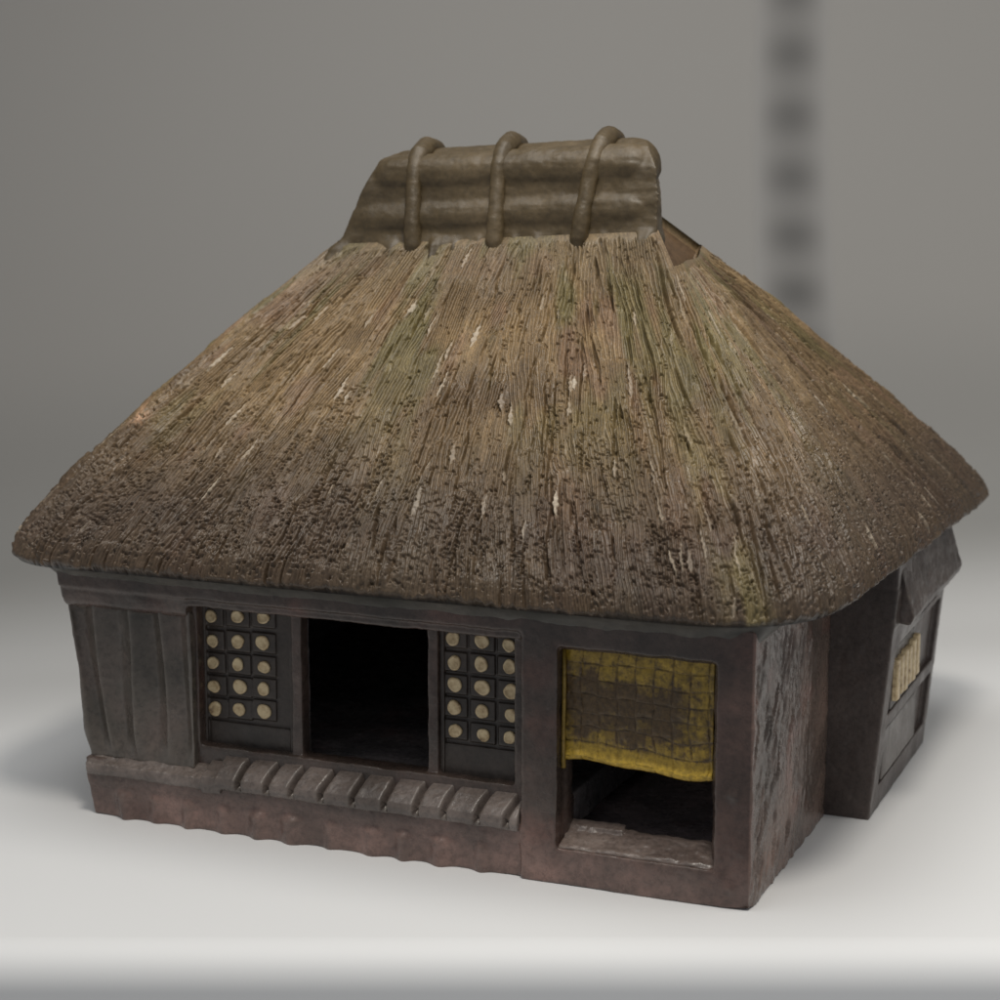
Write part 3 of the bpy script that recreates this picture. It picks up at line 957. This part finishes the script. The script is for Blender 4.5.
# ------------------------------------------------------------------ setting: white shelf sweeping up into the wall
def sheet(name, prof2, x0, x1, mat, nseg=1):
    bm = bmesh.new()
    L0 = [bm.verts.new((x0, y, z)) for y, z in prof2]
    L1 = [bm.verts.new((x1, y, z)) for y, z in prof2]
    for i in range(len(prof2) - 1):
        bm.faces.new((L0[i], L1[i], L1[i + 1], L0[i + 1]))
    me = bpy.data.meshes.new(name); bm.to_mesh(me); bm.free(); me.shade_smooth()
    o = link(name, me, mat)
    o['kind'] = 'structure'
    return o
pr = [(-.040, -.12)]
r = .016
for i in range(13):
    a = math.pi * (1 - i / 24)            # from facing front to facing up
    pr.append((-.040 + r + r * math.cos(a), -r + r * math.sin(a)))
pr.append((.36, 0))
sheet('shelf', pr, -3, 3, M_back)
R0 = .62; ys0 = .36
pr = [(ys0, 0)]
for i in range(1, 41):
    a = math.pi / 2 * i / 40
    pr.append((ys0 + R0 * math.sin(a), R0 * (1 - math.cos(a))))
pr.append((ys0 + R0, 2.6))
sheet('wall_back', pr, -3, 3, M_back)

# slotted shelving upright fixed flat to the curved back wall; slots are soft dark bands painted into its colour
nu, nv_ = 41, 420
prf = []
for i in range(nv_ + 1):
    q = i / nv_
    ang = math.radians(33 + 57 * min(q / .55, 1)) if q < .55 else math.pi / 2
    extra_h = max(0, q - .55) * 1.6
    prf.append((ys0 + (R0 - .0005) * math.sin(ang), R0 - (R0 - .0005) * math.cos(ang) + extra_h))
prf = np.array(prf)
arc = np.concatenate([[0], np.cumsum(np.linalg.norm(np.diff(prf, axis=0), axis=1))])
dn = np.gradient(prf, axis=0); dn /= np.linalg.norm(dn, axis=1, keepdims=True)
front_n = np.stack([-dn[:, 1], dn[:, 0]], 1)            # (y,z) normal towards the viewer
xs = np.linspace(-.030, .030, nu)
pts = []; tn = []
for j in range(nv_ + 1):
    for xx in xs:
        px = .121 + .047 * arc[j] + xx
        bulge = 0
        pts.append((px, prf[j, 0] + front_n[j, 0] * bulge, prf[j, 1] + front_n[j, 1] * bulge))
        e = max(0, 1 - (abs(xx) / .030) ** 2) ** 1.3
        bl = .6 + .4 * (.5 + .5 * math.sin(arc[j] / .056 * 2 * math.pi))
        en = min(1, arc[j] / .05)
        k = 1 - .62 * e * bl * en
        tn.append((k, k * 1.005, k * 1.02))
pts = np.array(pts); idx = np.arange(len(pts)).reshape(nv_ + 1, nu)
F = np.stack([idx[:-1, :-1], idx[:-1, 1:], idx[1:, 1:], idx[1:, :-1]], -1).reshape(-1, 4)
me = np_mesh('shelf_upright', pts, F)
set_tint(me, np.array(tn))
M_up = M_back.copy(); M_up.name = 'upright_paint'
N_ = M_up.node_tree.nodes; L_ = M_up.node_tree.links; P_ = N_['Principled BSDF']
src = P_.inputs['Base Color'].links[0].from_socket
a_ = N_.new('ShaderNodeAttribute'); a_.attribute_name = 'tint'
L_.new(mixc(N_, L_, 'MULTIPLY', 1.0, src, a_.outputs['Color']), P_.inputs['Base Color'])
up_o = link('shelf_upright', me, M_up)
tag(up_o, 'blurred grey slotted metal upright on the back wall at the right', 'shelf upright')

# ------------------------------------------------------------------ camera
cam_d = bpy.data.cameras.new('camera'); cam = bpy.data.objects.new('camera', cam_d); COL.objects.link(cam)
cam.location = (-.09768, -.74965, .29905)
cam.rotation_euler = (math.pi / 2 - .179013, 0, 0)
cam_d.sensor_fit = 'HORIZONTAL'; cam_d.sensor_width = 36
cam_d.lens = 36 * 2026.72 / 1000
cam_d.clip_start = .01; cam_d.clip_end = 50
cam_d.dof.use_dof = True
cam_d.dof.focus_distance = .84
cam_d.dof.aperture_fstop = (cam_d.lens / 1000) / .006
sc.camera = cam

# ------------------------------------------------------------------ light
w = bpy.data.worlds.new('World'); sc.world = w; w.use_nodes = True
w.node_tree.nodes['Background'].inputs[0].default_value = (.95, .97, 1, 1)
w.node_tree.nodes['Background'].inputs[1].default_value = .35
def area(name, loc, target, size, power, col, spread=180):
    l = bpy.data.lights.new(name, 'AREA'); l.shape = 'DISK'; l.size = size; l.energy = power; l.color = col
    l.spread = math.radians(spread)
    o = bpy.data.objects.new(name, l); COL.objects.link(o)
    o.location = loc
    o.rotation_euler = (Vector(target) - Vector(loc)).to_track_quat('-Z', 'Y').to_euler()
    return o
area('ceiling_spot', (.0, -.38, 1.32), (-.1, .12, .1), .26, 8.2, (1, .93, .83))
area('side_fill', (.75, -.10, 1.05), (-.02, .12, .1), .35, 1.6, (1, .93, .82))  # added fill lamp, brightens the right wall and hip
area('ceiling_panel', (-.25, -.05, 1.5), (-.1, .1, 0), 1.3, 13, (1, .985, .95))

sc.view_settings.view_transform = 'Standard'
sc.view_settings.look = 'None'
sc.view_settings.exposure = -.2
sc.view_settings.gamma = 1
